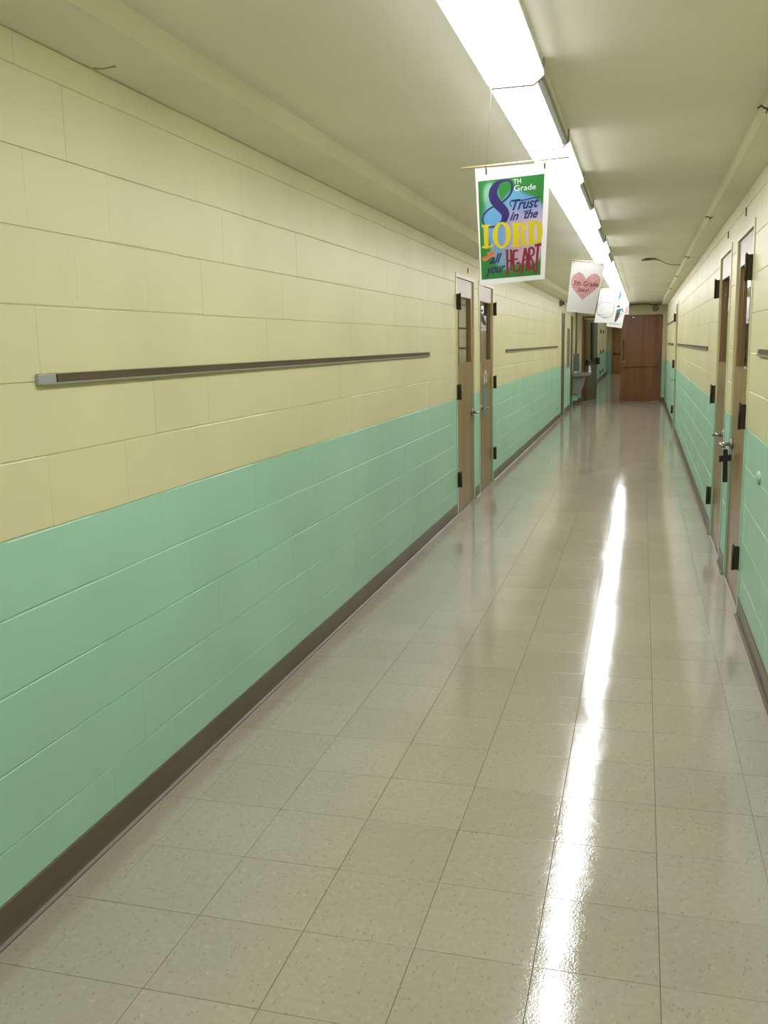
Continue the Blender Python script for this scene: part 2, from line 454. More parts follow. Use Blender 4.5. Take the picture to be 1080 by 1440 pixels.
# ------------------------------------------------------------------ doors in the side walls
def classroom_door(n, side, y0, y1, hinge_far, glazed, label, lever=True, leaf_mats=None, hinges=True):
    face = 0.0 if side < 0 else W
    s = 1 if side < 0 else -1
    X = lambda d: face + s * d
    root = empty('door_%d' % n, (face, (y0 + y1) / 2, 0)); structure(root, label)
    # steel frame, painted with the wall
    fr = MB()
    for a, b in ((y0 - FR, y0 - 0.003), (y1 + 0.003, y1 + FR)):
        two_tone(fr, X(-0.13), X(0.006), a, b, 0, FZ)
    fr.box(X(-0.13), X(0.006), y0 - 0.003, y1 + 0.003, HEAD + 0.004, FZ, 0)
    for a, b in ((y0 - 0.003, y0 + 0.014), (y1 - 0.014, y1 + 0.003)):
        two_tone(fr, X(-0.13), X(-0.066), a, b, 0, HEAD)
    fr.build('door_frame', [M_yel_s, M_grn_s], root)
    d0, d1 = -0.058, -0.008
    zb = 0.012
    leaf = MB()
    mats = leaf_mats or [M_door]
    if glazed:
        wy0, wy1, wz0, wz1 = y0 + 0.13, y1 - 0.13, 1.362, 1.955
        for a, b, c, d in ((y0, wy0, zb, HEAD), (wy1, y1, zb, HEAD), (wy0, wy1, zb, wz0), (wy0, wy1, wz1, HEAD)):
            leaf.box(X(d0), X(d1), a, b, c, d)
        lf = leaf.build('leaf', mats, root)
        gp = MB(); gp.box(X(d1 - 0.024), X(d1 - 0.018), wy0 + 0.001, wy1 - 0.001, wz0 + 0.001, wz1 - 0.001)
        gp.build('glass_pane', M_glass, lf)
        st = MB()
        for a, b, c, d in ((wy0 - 0.012, wy0, wz0 - 0.012, wz1 + 0.012), (wy1, wy1 + 0.012, wz0 - 0.012, wz1 + 0.012), (wy0, wy1, wz0 - 0.012, wz0), (wy0, wy1, wz1, wz1 + 0.012)):
            st.box(X(d1), X(d1 + 0.005), a, b, c, d)
        st.build('window_stop', mats, lf)
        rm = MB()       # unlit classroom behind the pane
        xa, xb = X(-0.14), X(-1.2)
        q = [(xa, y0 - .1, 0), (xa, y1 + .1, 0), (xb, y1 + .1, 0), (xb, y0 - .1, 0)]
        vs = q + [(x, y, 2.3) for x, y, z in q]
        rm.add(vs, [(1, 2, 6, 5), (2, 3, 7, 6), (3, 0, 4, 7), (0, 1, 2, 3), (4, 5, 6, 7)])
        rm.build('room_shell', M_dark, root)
    elif len(mats) == 2:
        leaf.box(X(d0), X(d1), y0, y1, zb, ZG, 1); leaf.box(X(d0), X(d1), y0, y1, ZG, HEAD, 0); lf = leaf.build('leaf', mats, root)
    else:
        leaf.box(X(d0), X(d1), y0, y1, zb, HEAD); lf = leaf.build('leaf', mats, root)
    th = MB(); th.box(X(-0.13), X(0.004), y0, y1, 0, 0.008, 0, 0.002); th.build('threshold', M_nickel, root)
    # wide-throw hinges standing out from the edge of the leaf
    hy = y1 + 0.012 if hinge_far else y0 - 0.012
    for hz in ((0.32, 1.11, 1.90) if hinges else ()):
        h = MB()
        h.box(X(0.0062), X(0.034), hy - 0.0025, hy + 0.0025, hz - 0.068, hz + 0.068)
        h.tube([(X(0.036), hy, hz - 0.070), (X(0.036), hy, hz + 0.070)], 0.0075, 10)
        h.tube([(X(0.036), hy, hz + 0.070), (X(0.036), hy, hz + 0.078)], [0.0055, 0.003], 10)
        yy0, yy1 = (hy, hy + 0.030) if hinge_far else (hy - 0.030, hy)
        h.box(X(0.0062), X(0.0085), yy0, yy1, hz - 0.066, hz + 0.066)
        h.build('hinge', M_hinge, root)
    if lever:
        ly = y0 + 0.075 if hinge_far else y1 - 0.075
        dirn = 1 if hinge_far else -1
        z = 0.875
        lv = MB()
        lv.tube([(X(-0.008), ly, z), (X(0.004), ly, z)], 0.034, 20)
        lv.tube([(X(0.004), ly, z), (X(0.010), ly, z)], [0.034, 0.022], 20)
        lv.build('rosette', M_nickel, lf); lv = MB()
        lv.tube([(X(0.008), ly, z), (X(0.058), ly, z)], 0.011, 12)
        lv.tube([(X(0.060), ly - dirn * 0.016, z), (X(0.063), ly + dirn * 0.02, z), (X(0.062), ly + dirn * 0.08, z - 0.001), (X(0.054), ly + dirn * 0.118, z - 0.003)], [0.012, 0.0115, 0.009, 0.008], 12)
        lv.build('lever_handle', M_nickel, lf)
    return root
door_defs = [
    (1, -1, LEFT_DOORS[0], False, True, 'nearer honey wood classroom door in the left wall', True, None),
    (2, -1, LEFT_DOORS[1], True, True, 'honey wood classroom door in the left wall with a paper cutout by its lever', True, None),
    (3, 1, RIGHT_DOORS[0], False, True, 'nearest wooden classroom door in the right wall with a black cross on its lever', True, None),
    (4, 1, RIGHT_DOORS[1], True, True, 'wooden classroom door in the right wall just past the one with the cross', True, None),
    (5, 1, RIGHT_DOORS[2], True, False, 'distant flush wooden door in the right wall between two rails', True, None),
    (6, -1, LEFT_DOORS[2], True, False, 'distant flush wooden door in the left wall before the drinking fountain', False, [M_door_dk]),
    (7, -1, LEFT_DOORS[3], True, False, 'dark flush wooden door in the left wall beside the drinking fountain', False, [M_door_dk]),
    (8, -1, LEFT_DOORS[4], True, False, 'painted door in the left wall beyond the double doors, nearer one', False, [M_yel_s, M_grn_s]),
    (9, -1, LEFT_DOORS[5], True, False, 'painted door in the left wall beyond the double doors, farther one', False, [M_yel_s, M_grn_s]),
]
DOOR = {}
for n, side, (a, b), hf, gl, lab, lev, mats in door_defs:
    DOOR[n] = classroom_door(n, side, a, b, hf, gl, lab, lev, mats, n not in (6, 7))

# ------------------------------------------------------------------ partition, double doors, far door
part = empty('wall_partition', (W / 2, YP, 0)); structure(part, 'cross wall holding the dark brown double doors')
mb = MB()
two_tone(mb, 0, 0.11, YP - 0.06, YP + 0.12, 0, ZS)
two_tone(mb, 2.065, W, YP - 0.06, YP + 0.12, 0, ZS)
mb.box(0.11, 2.065, YP - 0.06, YP + 0.12, 2.155, ZC, 0)
mb.build('partition_body', [M_yel, M_grn], part)
mb = MB()
mb.box(0.0, 0.11, YP - 0.066, YP - 0.06, 0, 0.104, 0); mb.box(2.065, W, YP - 0.066, YP - 0.06, 0, 0.104, 0)
mb.build('base_strip', M_base, part)
dd = empty('door_10', (1.58, YP, 0)); structure(dd, 'closed dark brown leaf of the double doors across the corridor')
mb = MB()
mb.box(0.11, 0.155, YP - 0.072, YP + 0.125, 0, 2.155); mb.box(2.020, 2.065, YP - 0.072, YP + 0.125, 0, 2.155)
mb.box(0.155, 2.020, YP - 0.072, YP + 0.125, 2.10, 2.155)
mb.build('door_frame', M_door_red, dd)
mb = MB(); mb.box(1.085, 2.016, YP - 0.045, YP, 0.012, 2.095, 0, 0.002); mb.build('leaf', M_door_red, dd)
mb = MB()
mb.box(1.13, 1.985, YP - 0.098, YP - 0.074, 0.885, 0.915, 0, 0.004)
mb.box(1.105, 1.165, YP - 0.100, YP - 0.045, 0.84, 0.96, 0, 0.006); mb.box(1.93, 1.99, YP - 0.100, YP - 0.045, 0.84, 0.96, 0, 0.006)
mb.build('panic_bar', M_door_red, dd)
mb = MB(); mb.tube([(1.135, YP - 0.062, 0.96), (1.135, YP - 0.062, 1.52)], 0.008, 8); mb.box(1.11, 1.16, YP - 0.075, YP - 0.045, 1.38, 1.54, 0, 0.004)
mb.build('latch_rod', M_hinge, dd)
mb = MB(); mb.tube([(1.15, YP - 0.100, 1.01), (1.15, YP - 0.115, 1.01)], [0.026, 0.020], 14); mb.build('cylinder_lock', M_nickel, dd)
mb = MB(); mb.box(1.07, 1.10, YP - 0.052, YP - 0.045, 0.012, 2.095); mb.build('astragal', M_door_red, dd)
mb = MB(); mb.box(1.11, 2.01, YP - 0.0475, YP - 0.0450, 0.03, 0.26); mb.build('kick_plate', M_door_red, dd)
# the other leaf stands open against the left wall
P0, P1 = Vector((0.165, YP + 0.10, 0)), Vector((0.43, YP + 0.98, 0))
dl = empty('door_11', P0); structure(dl, 'open dark brown leaf of the double doors beside the left wall')
along = (P1 - P0).normalized(); nrm = Vector((along.y, -along.x, 0))
def leaf_box(mb, a, b, n0, n1, z0, z1):
    vs = []
    for z in (z0, z1):
        for (t, n) in ((a, n0), (b, n0), (b, n1), (a, n1)):
            p = P0 + along * t + nrm * n; vs.append((p.x, p.y, z))
    mb.add(vs, [(0, 3, 2, 1), (4, 5, 6, 7), (0, 1, 5, 4), (1, 2, 6, 5), (2, 3, 7, 6), (3, 0, 4, 7)])
M_leaf_sheen = wood('brown_veneer_painted_sheen', (0.16, 0.115, 0.07, 1), (0.24, 0.18, 0.115, 1), 0.3, 0.8, 0.3)  # grey of the grazing reflection is put into the brown leaf's colour
mb = MB(); leaf_box(mb, 0, 0.92, -0.022, 0.022, 0.012, 2.09); mb.build('leaf', M_leaf_sheen, dl)
mb = MB(); leaf_box(mb, 0.0, 0.16, 0.0222, 0.030, 0.012, 2.09); mb.build('stile', M_door_red, dl)
mb = MB(); leaf_box(mb, 0.05, 0.87, 0.062, 0.086, 0.98, 1.02); leaf_box(mb, 0.02, 0.08, 0.022, 0.086, 0.93, 1.06); leaf_box(mb, 0.80, 0.90, 0.022, 0.10, 0.93, 1.10)
mb.build('panic_bar', M_black, dl)
mb = MB(); leaf_box(mb, 0.42, 0.58, 0.022, 0.045, 1.05, 2.0); mb.build('latch_rod', M_black, dl)
# door in the far end wall
df = empty('door_12', (0.75, YE, 0)); structure(df, 'orange brown door in the far end wall')
mb = MB(); mb.box(0.20, 0.245, YE - 0.03, YE, 0, 2.16); mb.box(1.90, 1.945, YE - 0.03, YE, 0, 2.16); mb.box(0.245, 1.90, YE - 0.03, YE, 2.11, 2.16); mb.build('door_frame', M_door_org, df)
for a, b in ((0.248, 1.07), (1.076, 1.897)):
    mb = MB(); mb.box(a, b, YE - 0.02, YE + 0.02, 0.012, 2.105, 0, 0.002); lf = mb.build('leaf', M_door_org, df)
    mb = MB(); mb.box(a + 0.06, b - 0.06, YE - 0.075, YE - 0.05, 0.90, 0.94, 0, 0.004); mb.box(a + 0.05, a + 0.10, YE - 0.075, YE - 0.02, 0.86, 0.98); mb.box(b - 0.10, b - 0.05, YE - 0.075, YE - 0.02, 0.86, 0.98)
    mb.build('panic_bar', M_hinge, lf)

# ------------------------------------------------------------------ fluorescent ceiling lights
XL0, XL1 = 1.070, 1.256
def lamp_section(pad, narrow):
    r = XL1 - (0.028 if narrow else 0.0)
    return [(XL0 + 0.004 - pad, 2.400), (XL0 + 0.004 - pad, 2.372), (XL0 + 0.016, 2.360 - pad), (r - 0.030, 2.360 - pad), (r + pad, 2.383), (r + pad, 2.400)]
LEN = 1.065
names = ['first', 'second', 'third', 'fourth', 'fifth', 'sixth', 'seventh', 'eighth', 'ninth', 'tenth', 'eleventh', 'twelfth', 'thirteenth',
         'fourteenth', 'fifteenth', 'sixteenth', 'seventeenth', 'eighteenth', 'nineteenth', 'twentieth']
lamp_cache = {}
def ceiling_light(y0, narrow, label, group):
    root = thing('ceiling_light', ((XL0 + XL1) / 2, y0, ZC), label, 'ceiling light', group)
    key = narrow
    if key not in lamp_cache:
        parts = []
        o = root.location
        m_ = MB(); m_.prism(lamp_section(0, narrow), 1, y0 + 0.010, y0 + LEN - 0.010)
        for i, f in enumerate(m_.f):       # the steep sides of the wrap glow less than the flat bottom
            ys = [m_.v[j] for j in f]
            if max(v[2] for v in ys) > 2.39: m_.m[i] = 1
        parts.append(m_.build('diffuser', [M_lamp, M_lamp_side], root))
        m_ = MB(); m_.box(XL0 + 0.002, XL1 - 0.002, y0 + 0.004, y0 + LEN - 0.004, 2.3995, ZC, 0, 0.002)
        parts.append(m_.build('body', M_body, root))
        if narrow:
            m_ = MB(); m_.box(XL1 - 0.024, XL1 - 0.002, y0 + 0.010, y0 + LEN - 0.010, 2.372, 2.3994, 0, 0.002); parts.append(m_.build('side_rail', M_cap, root))
        for ya in (y0 + 0.0005, y0 + LEN - 0.0105):
            m_ = MB(); q = lamp_section(0.004, False); q = [(q[0][0], ZC)] + q[1:-1] + [(q[-1][0], ZC)]
            m_.prism(q, 1, ya, ya + 0.010); parts.append(m_.build('end_cap', M_cap, root))
        lamp_cache[key] = parts
    else:
        for p in lamp_cache[key]:
            c = p.copy(); COL.objects.link(c); c.parent = root
    return root
for k in range(-7, 20):
    y0 = 3.23 + LEN * (k - 1)
    if k < 0: ceiling_light(y0, k % 2 == 1, 'lit fluorescent ceiling light above or behind the viewer, out of the photo', 'ceiling lights behind the viewer')
    else: ceiling_light(y0, k % 2 == 1 and k < 8, 'lit white fluorescent ceiling light, %s in the row counted from the viewer' % names[k], 'row of fluorescent ceiling lights')
for y0 in (26.0, 28.5, 31.0, 33.5, 36.0, 38.5, 41.0, 43.5):
    ceiling_light(y0, False, 'lit fluorescent ceiling light hidden in the corridor beyond the double doors', 'ceiling lights beyond the doors')

# ------------------------------------------------------------------ hanging posters
ART = json.loads('''{"p8":{"panel":[[0.0314,0.1093],[0.9253,0.0929],[0.9284,0.9603],[0.0174,0.9473]],"eight":[[0.4195,0.1196,0.024615384615384615],[0.3345,0.1267,0.04],[0.2674,0.1596,0.08615384615384615],[0.2315,0.2086,0.11384615384615385],[0.2381,0.2641,0.12615384615384614],[0.2913,0.3171,0.12307692307692308],[0.3576,0.3615,0.11692307692307692],[0.396,0.4046,0.11076923076923077],[0.3782,0.4498,0.08615384615384615],[0.3158,0.4867,0.046153846153846156],[0.2152,0.5043,0.024615384615384615],[0.1234,0.4939,0.021538461538461538],[0.074,0.4521,0.021538461538461538],[0.0865,0.4001,0.021538461538461538],[0.1619,0.3528,0.021538461538461538],[0.261,0.325,0.021538461538461538],[0.3744,0.2932,0.023076923076923078],[0.4573,0.2464,0.024615384615384615],[0.492,0.1881,0.027692307692307693],[0.4734,0.1367,0.027692307692307693],[0.4195,0.1196,0.024615384615384615]],"TH":[[0.5098,0.1614]],"Grade":[[0.5169,0.2187],[0.8174,0.2166]],"Trust":[[0.4934,0.3767],[0.8711,0.3659]],"inn":[[0.4544,0.4624],[0.5845,0.4616]],"the":[[0.6609,0.4576],[0.8597,0.4572]],"alls":[[0.1483,0.8173],[0.3447,0.8118]],"your":[[0.0728,0.9063],[0.391,0.8966]],"lord":[[[0.0553,0.4789],[0.1704,0.4775],[0.1693,0.4987],[0.0538,0.5001]],[[0.0808,0.4874],[0.1468,0.4885],[0.1402,0.6834],[0.0771,0.6835]],[[0.0428,0.6774],[0.2101,0.6754],[0.2084,0.6449],[0.1896,0.6441],[0.1759,0.6666],[0.044,0.6609]],[[0.5001,0.4874],[0.5876,0.4875],[0.5886,0.6953],[0.4985,0.6951]],[[0.4801,0.4865],[0.5385,0.4872],[0.5385,0.5037],[0.48,0.503]],[[0.4749,0.6775],[0.6106,0.6778],[0.6107,0.6962],[0.4747,0.6959]],[[0.7227,0.4833],[0.8117,0.4826],[0.8192,0.6895],[0.7308,0.6903]],[[0.7043,0.4834],[0.7534,0.4837],[0.7539,0.5003],[0.7046,0.5]],[[0.7083,0.6747],[0.7588,0.675],[0.7592,0.6916],[0.7087,0.6912]]],"lordstroke":[[[0.3421,0.4804,0.03076923076923077],[0.2689,0.5095,0.055384615384615386],[0.2428,0.5774,0.07692307692307693],[0.2633,0.6473,0.055384615384615386],[0.3358,0.6872,0.03076923076923077],[0.4092,0.6536,0.055384615384615386],[0.4355,0.5857,0.07692307692307693],[0.4121,0.5111,0.055384615384615386],[0.3421,0.4804,0.03076923076923077]],[[0.5846,0.4984,0.027692307692307693],[0.6385,0.5044,0.052307692307692305],[0.6621,0.5404,0.06461538461538462],[0.6394,0.578,0.04923076923076923],[0.5881,0.5877,0.024615384615384615]],[[0.6006,0.5892,0.03076923076923077],[0.6477,0.6225,0.06461538461538462],[0.6642,0.6737,0.06153846153846154],[0.6991,0.689,0.024615384615384615]],[[0.8075,0.4934,0.027692307692307693],[0.8699,0.5145,0.05846153846153846],[0.8993,0.5828,0.07384615384615385],[0.8765,0.6644,0.05846153846153846],[0.8142,0.6829,0.027692307692307693]]],"heart":[[[0.4144,0.709,0.036923076923076927],[0.417,0.8149,0.033846153846153845],[0.4195,0.9364,0.036923076923076927]],[[0.4714,0.7114,0.033846153846153845],[0.4765,0.8174,0.03076923076923077],[0.4691,0.8953,0.03076923076923077]],[[0.4171,0.8103,0.027692307692307693],[0.4734,0.8081,0.027692307692307693]],[[0.5141,0.7224,0.033846153846153845],[0.5056,0.8002,0.036923076923076927],[0.5179,0.9019,0.036923076923076927]],[[0.5061,0.7285,0.027692307692307693],[0.5824,0.7254,0.024615384615384615]],[[0.5104,0.8023,0.024615384615384615],[0.5778,0.7987,0.021538461538461538]],[[0.5179,0.9001,0.033846153846153845],[0.5782,0.9044,0.027692307692307693],[0.6121,0.8691,0.024615384615384615],[0.586,0.8312,0.02],[0.5538,0.8436,0.018461538461538463]],[[0.6838,0.7113,0.033846153846153845],[0.6583,0.8159,0.033846153846153845],[0.6389,0.9345,0.036923076923076927]],[[0.6838,0.7113,0.033846153846153845],[0.7177,0.8092,0.036923076923076927],[0.7137,0.9147,0.036923076923076927]],[[0.6535,0.8157,0.021538461538461538],[0.7178,0.811,0.021538461538461538]],[[0.744,0.7139,0.036923076923076927],[0.7467,0.8104,0.036923076923076927],[0.756,0.9118,0.033846153846153845]],[[0.7472,0.714,0.027692307692307693],[0.8047,0.7256,0.033846153846153845],[0.8158,0.7674,0.03076923076923077],[0.7622,0.7927,0.024615384615384615]],[[0.7654,0.7928,0.027692307692307693],[0.799,0.8356,0.03076923076923077],[0.8167,0.8777,0.03076923076923077],[0.8248,0.9166,0.027692307692307693]],[[0.792,0.9133,0.015384615384615385],[0.772,0.8997,0.015384615384615385],[0.7845,0.8836,0.015384615384615385],[0.8043,0.8937,0.013846153846153847]],[[0.826,0.7018,0.036923076923076927],[0.9237,0.694,0.04]],[[0.8782,0.7012,0.036923076923076927],[0.8675,0.8155,0.036923076923076927],[0.8674,0.9211,0.03076923076923077],[0.8316,0.9242,0.021538461538461538],[0.8223,0.8963,0.018461538461538463]]],"withs":[[[0.0353,0.7573],[0.124,0.7426],[0.1096,0.719],[0.1731,0.7171],[0.1823,0.6945],[0.1983,0.6905],[0.2082,0.714],[0.2326,0.7334],[0.2316,0.7564],[0.1382,0.7709],[0.1051,0.7879],[0.0537,0.7903]]],"wordwith":[[0.0609,0.7795],[0.2196,0.7402]],"tcross":[[[0.4861,0.3488,0.012307692307692308],[0.4608,0.3201,0.013846153846153847],[0.4866,0.2937,0.013846153846153847],[0.5614,0.3016,0.015384615384615385],[0.6587,0.2995,0.013846153846153847],[0.7781,0.2901,0.013846153846153847],[0.8855,0.2839,0.009230769230769232]],[[0.648,0.4019,0.010769230769230769],[0.6828,0.398,0.013846153846153847],[0.751,0.3936,0.010769230769230769]]]},"p7":{"heart":[[0.4926,0.3357],[0.441,0.2716],[0.3584,0.2274],[0.2565,0.2117],[0.1559,0.2402],[0.0702,0.308],[0.0448,0.3943],[0.061,0.4778],[0.1359,0.551],[0.2722,0.6265],[0.5014,0.745],[0.66,0.6438],[0.8078,0.559],[0.9196,0.4742],[0.9727,0.3803],[0.9554,0.2974],[0.8723,0.2315],[0.7621,0.206],[0.6469,0.2327],[0.5663,0.2766]],"t1":[[0.1367,0.4729],[0.9353,0.4576]],"t2":[[0.2932,0.5771],[0.6506,0.5757]]},"p6":{"lines":[[[0.0995,0.1451],[0.202,0.098],[0.4757,0.1083],[0.7259,0.1524]],[[0.0995,0.1451],[0.1183,0.2722],[0.1811,0.32]],[[0.7259,0.1524],[0.7326,0.2601],[0.7095,0.3155]],[[0.1827,0.1925],[0.3617,0.1733],[0.6395,0.1992]],[[0.1811,0.32],[0.0436,0.4305],[0.0126,0.588],[0.0906,0.7237],[0.3058,0.8273],[0.5443,0.8521],[0.7587,0.7988],[0.8682,0.6693],[0.8598,0.5322],[0.7955,0.3766],[0.7095,0.3155]],[[0.0566,0.4695],[0.2377,0.411],[0.4992,0.3922],[0.7078,0.4175]],[[0.0509,0.7539],[0.2214,0.7702],[0.4153,0.7566]],[[0.1621,0.7909],[0.3385,0.8267],[0.5698,0.828]]],"band":[[-0.0045,0.4864],[0.2523,0.4558],[0.522,0.4643],[0.829,0.4641],[0.8475,0.601],[0.5577,0.5773],[0.4111,0.639],[0.0485,0.6461]]},"p5":{"green":[[0.4622,0.1235],[0.6405,0.1048],[0.6672,0.1979],[0.4837,0.2176]],"cream":[[0.6535,0.0784],[0.8791,0.0524],[0.8898,0.166],[0.6768,0.205]],"teal":[[0.4797,0.3029],[0.6552,0.2448],[0.842,0.2071],[0.8797,0.3188],[0.8041,0.4386],[0.6903,0.511],[0.5166,0.4601]],"pale":[[0.703,0.3566],[0.8275,0.2716],[0.8301,0.3858],[0.7517,0.468]],"brown":[[0.4968,0.41],[0.6553,0.3728],[0.7187,0.496],[0.6716,0.6276],[0.5735,0.759],[0.4687,0.8044],[0.4089,0.727]],"curve":[[0.8813,0.2807],[0.8956,0.4065],[0.8044,0.5149],[0.6985,0.5742]],"text":[[0.1673,0.8527],[0.7729,0.8538]],"blue":[[0.6862,0.2427],[0.824,0.2133],[0.8229,0.2541],[0.6879,0.281]]}}''')
def catmull(pts, n=8):
    closed = math.dist(pts[0][:2], pts[-1][:2]) < 1e-6
    P = pts[:-1] if closed else pts
    k = len(P); out = []
    for i in range(k if closed else k - 1):
        g = (lambda j: P[j % k]) if closed else (lambda j: P[min(max(j, 0), k - 1)])
        a, b, c, d = g(i - 1), g(i), g(i + 1), g(i + 2)
        for t in range(n):
            t /= n
            out.append([0.5 * (2 * b[q] + (c[q] - a[q]) * t + (2 * a[q] - 5 * b[q] + 4 * c[q] - d[q]) * t * t + (3 * b[q] - a[q] - 3 * c[q] + d[q]) * t ** 3) for q in range(3)])
    out.append(list(P[0] if closed else P[-1]))
    return out
text_cache = {}
def text_shape(s, shear, bold):
    key = (s, shear, bold)
    if key not in text_cache:
        cu = bpy.data.curves.new('lettering', 'FONT'); cu.body = s; cu.shear = shear; cu.offset = bold; cu.resolution_u = 3
        ob = bpy.data.objects.new('lettering', cu); COL.objects.link(ob)
        me = ob.evaluated_get(bpy.context.evaluated_depsgraph_get()).to_mesh()
        vs = [(v.co.x, v.co.y) for v in me.vertices]; fs = [list(p.vertices) for p in me.polygons]
        ob.evaluated_get(bpy.context.evaluated_depsgraph_get()).to_mesh_clear()
        bpy.data.objects.remove(ob); bpy.data.curves.remove(cu)
        x0 = min(v[0] for v in vs); x1 = max(v[0] for v in vs)
        text_cache[key] = ([((x - x0) / (x1 - x0), y) for x, y in vs], fs, x1 - x0)
    return text_cache[key]
class Print:
    """flat printing on a hanging sheet, laid out in sheet coordinates u (left to right), v (top to bottom)"""
    def __init__(s, corners):
        s.c = [Vector(c) for c in corners]; s.mb = MB(); s.mats = []; s.lift = 0.0007
        s.w = (s.c[1] - s.c[0]).length; s.h = (s.c[3] - s.c[0]).length
        s.n = (s.c[3] - s.c[0]).cross(s.c[1] - s.c[0]).normalized()
        if s.n.y > 0: s.n = -s.n
    def pos(s, u, v, d=0.0):
        a, b, c, e = s.c
        bow = 4 * u * (1 - u) * 0.003
        return a * (1 - u) * (1 - v) + b * u * (1 - v) + c * u * v + e * (1 - u) * v + s.n * (d - bow)
    def mat(s, m):
        if m not in s.mats: s.mats.append(m)
        return s.mats.index(m)
    def step(s): s.lift += 0.00012
    def poly(s, uv, m):
        s.mb.add([s.pos(u, v, s.lift) for u, v in uv], [list(range(len(uv)))], s.mat(m))
    def fill(s, uv, m, n=36):
        """polygon filled by thin strips so that it follows the curl of the sheet"""
        def cross(v):
            xs = []
            for i in range(len(uv)):
                (x1, y1), (x2, y2) = uv[i - 1], uv[i]
                if (y1 > v) != (y2 > v): xs.append((x2 - x1) * (v - y1) / (y2 - y1) + x1)
            return sorted(xs)
        lo, hi = min(p[1] for p in uv), max(p[1] for p in uv)
        for k in range(n):
            va, vb = lo + (hi - lo) * k / n, lo + (hi - lo) * (k + 1) / n
            e = (vb - va) * 0.02
            A, B, C = cross(va + e), cross(vb - e), cross((va + vb) / 2)
            if len(A) != len(C): A = C
            if len(B) != len(C): B = C
            for j in range(0, len(C) - 1, 2):
                q = max(1, math.ceil((C[j + 1] - C[j]) / 0.08))
                for t in range(q):
                    f = lambda L, w: L[j] + (L[j + 1] - L[j]) * w / q
                    s.mb.add([s.pos(f(A, t), va, s.lift), s.pos(f(A, t + 1), va, s.lift), s.pos(f(B, t + 1), vb, s.lift), s.pos(f(B, t), vb, s.lift)], [(0, 1, 2, 3)], s.mat(m))
    def stroke(s, pts, m, n=8, smooth=True):
        """pts: u, v, width (in sheet widths)"""
        q = catmull(pts, n) if smooth and len(pts) > 2 else pts
        L = []
        for i, p in enumerate(q):
            a, b = q[max(i - 1, 0)], q[min(i + 1, len(q) - 1)]
            dx, dy = (b[0] - a[0]) * s.w, (b[1] - a[1]) * s.h
            l = math.hypot(dx, dy) or 1
            nx, ny = -dy / l * p[2] / 2 * s.w, dx / l * p[2] / 2 * s.w
            L.append((s.pos(p[0] + nx / s.w, p[1] + ny / s.h, s.lift), s.pos(p[0] - nx / s.w, p[1] - ny / s.h, s.lift)))
        vs = [x for ab in L for x in ab]
        s.mb.add(vs, [(2 * i, 2 * i + 1, 2 * i + 3, 2 * i + 2) for i in range(len(L) - 1)], s.mat(m))
    def text(s, body, p0, p1, height, m, shear=0.0, bold=0.0):
        """baseline from p0 to p1 (u, v); height of a capital in sheet widths"""
        vs, fs, _ = text_shape(body, shear, bold)
        ax, ay = (p1[0] - p0[0]) * s.w, (p1[1] - p0[1]) * s.h
        l = math.hypot(ax, ay); ux, uy = ay / l, -ax / l
        k = height * s.w / 0.7
        out = []
        for x, y in vs:
            out.append(s.pos(p0[0] + (ax * x + ux * y * k) / s.w, p0[1] + (ay * x + uy * y * k) / s.h, s.lift))
        s.mb.add(out, fs, s.mat(m))
    def done(s, name, parent):
        o = s.mb.build(name, s.mats, parent); s.mb = MB(); s.mats = []; return o
def hung_sheet(name, corners, label, cat, group, dowel, ties):
    top = (Vector(corners[0]) + Vector(corners[1])) / 2
    root = thing(name, top, label, cat, group)
    pr = Print(corners)
    mb = MB(); N = 8
    for d in (0.0004, -0.0004):
        vs = [pr.pos(i / N, j / N, d) for j in range(N + 1) for i in range(N + 1)]
        fs = [(j * (N + 1) + i, j * (N + 1) + i + 1, (j + 1) * (N + 1) + i + 1, (j + 1) * (N + 1) + i) for j in range(N) for i in range(N)]
        mb.add(vs, fs)
    ring = [(i, 0) for i in range(N)] + [(N, i) for i in range(N)] + [(N - i, N) for i in range(N)] + [(0, N - i) for i in range(N)]
    k = (N + 1) ** 2
    idx = [j * (N + 1) + i for i, j in ring]
    for a, b in zip(idx, idx[1:] + idx[:1]): mb.f.append([a, b, b + k, a + k]); mb.m.append(0); mb.sm.append(False)
    mb.build('sheet', M_paper, root)
    mb = MB(); mb.tube(dowel, 0.0035, 8); mb.build('dowel', M_dowel, root)
    for t in ties:
        mb = MB(); mb.tube([t[0], t[1]], 0.0008, 5); mb.build('string', M_string, root)
        mb = MB(); c = Vector(t[0]); mb.tube([c + Vector((0, 0, -0.028)), c + Vector((0, 0.0, 0.004))], 0.0022, 6); mb.build('clip', M_hinge, root)
    return root, pr
C_ = {}
def ink(name, rgb, rough=0.3):
    if name not in C_: C_[name] = plain('ink_' + name, tuple(0.58 * v for v in lin(rgb)[:3]) + (1,), rough)
    return C_[name]

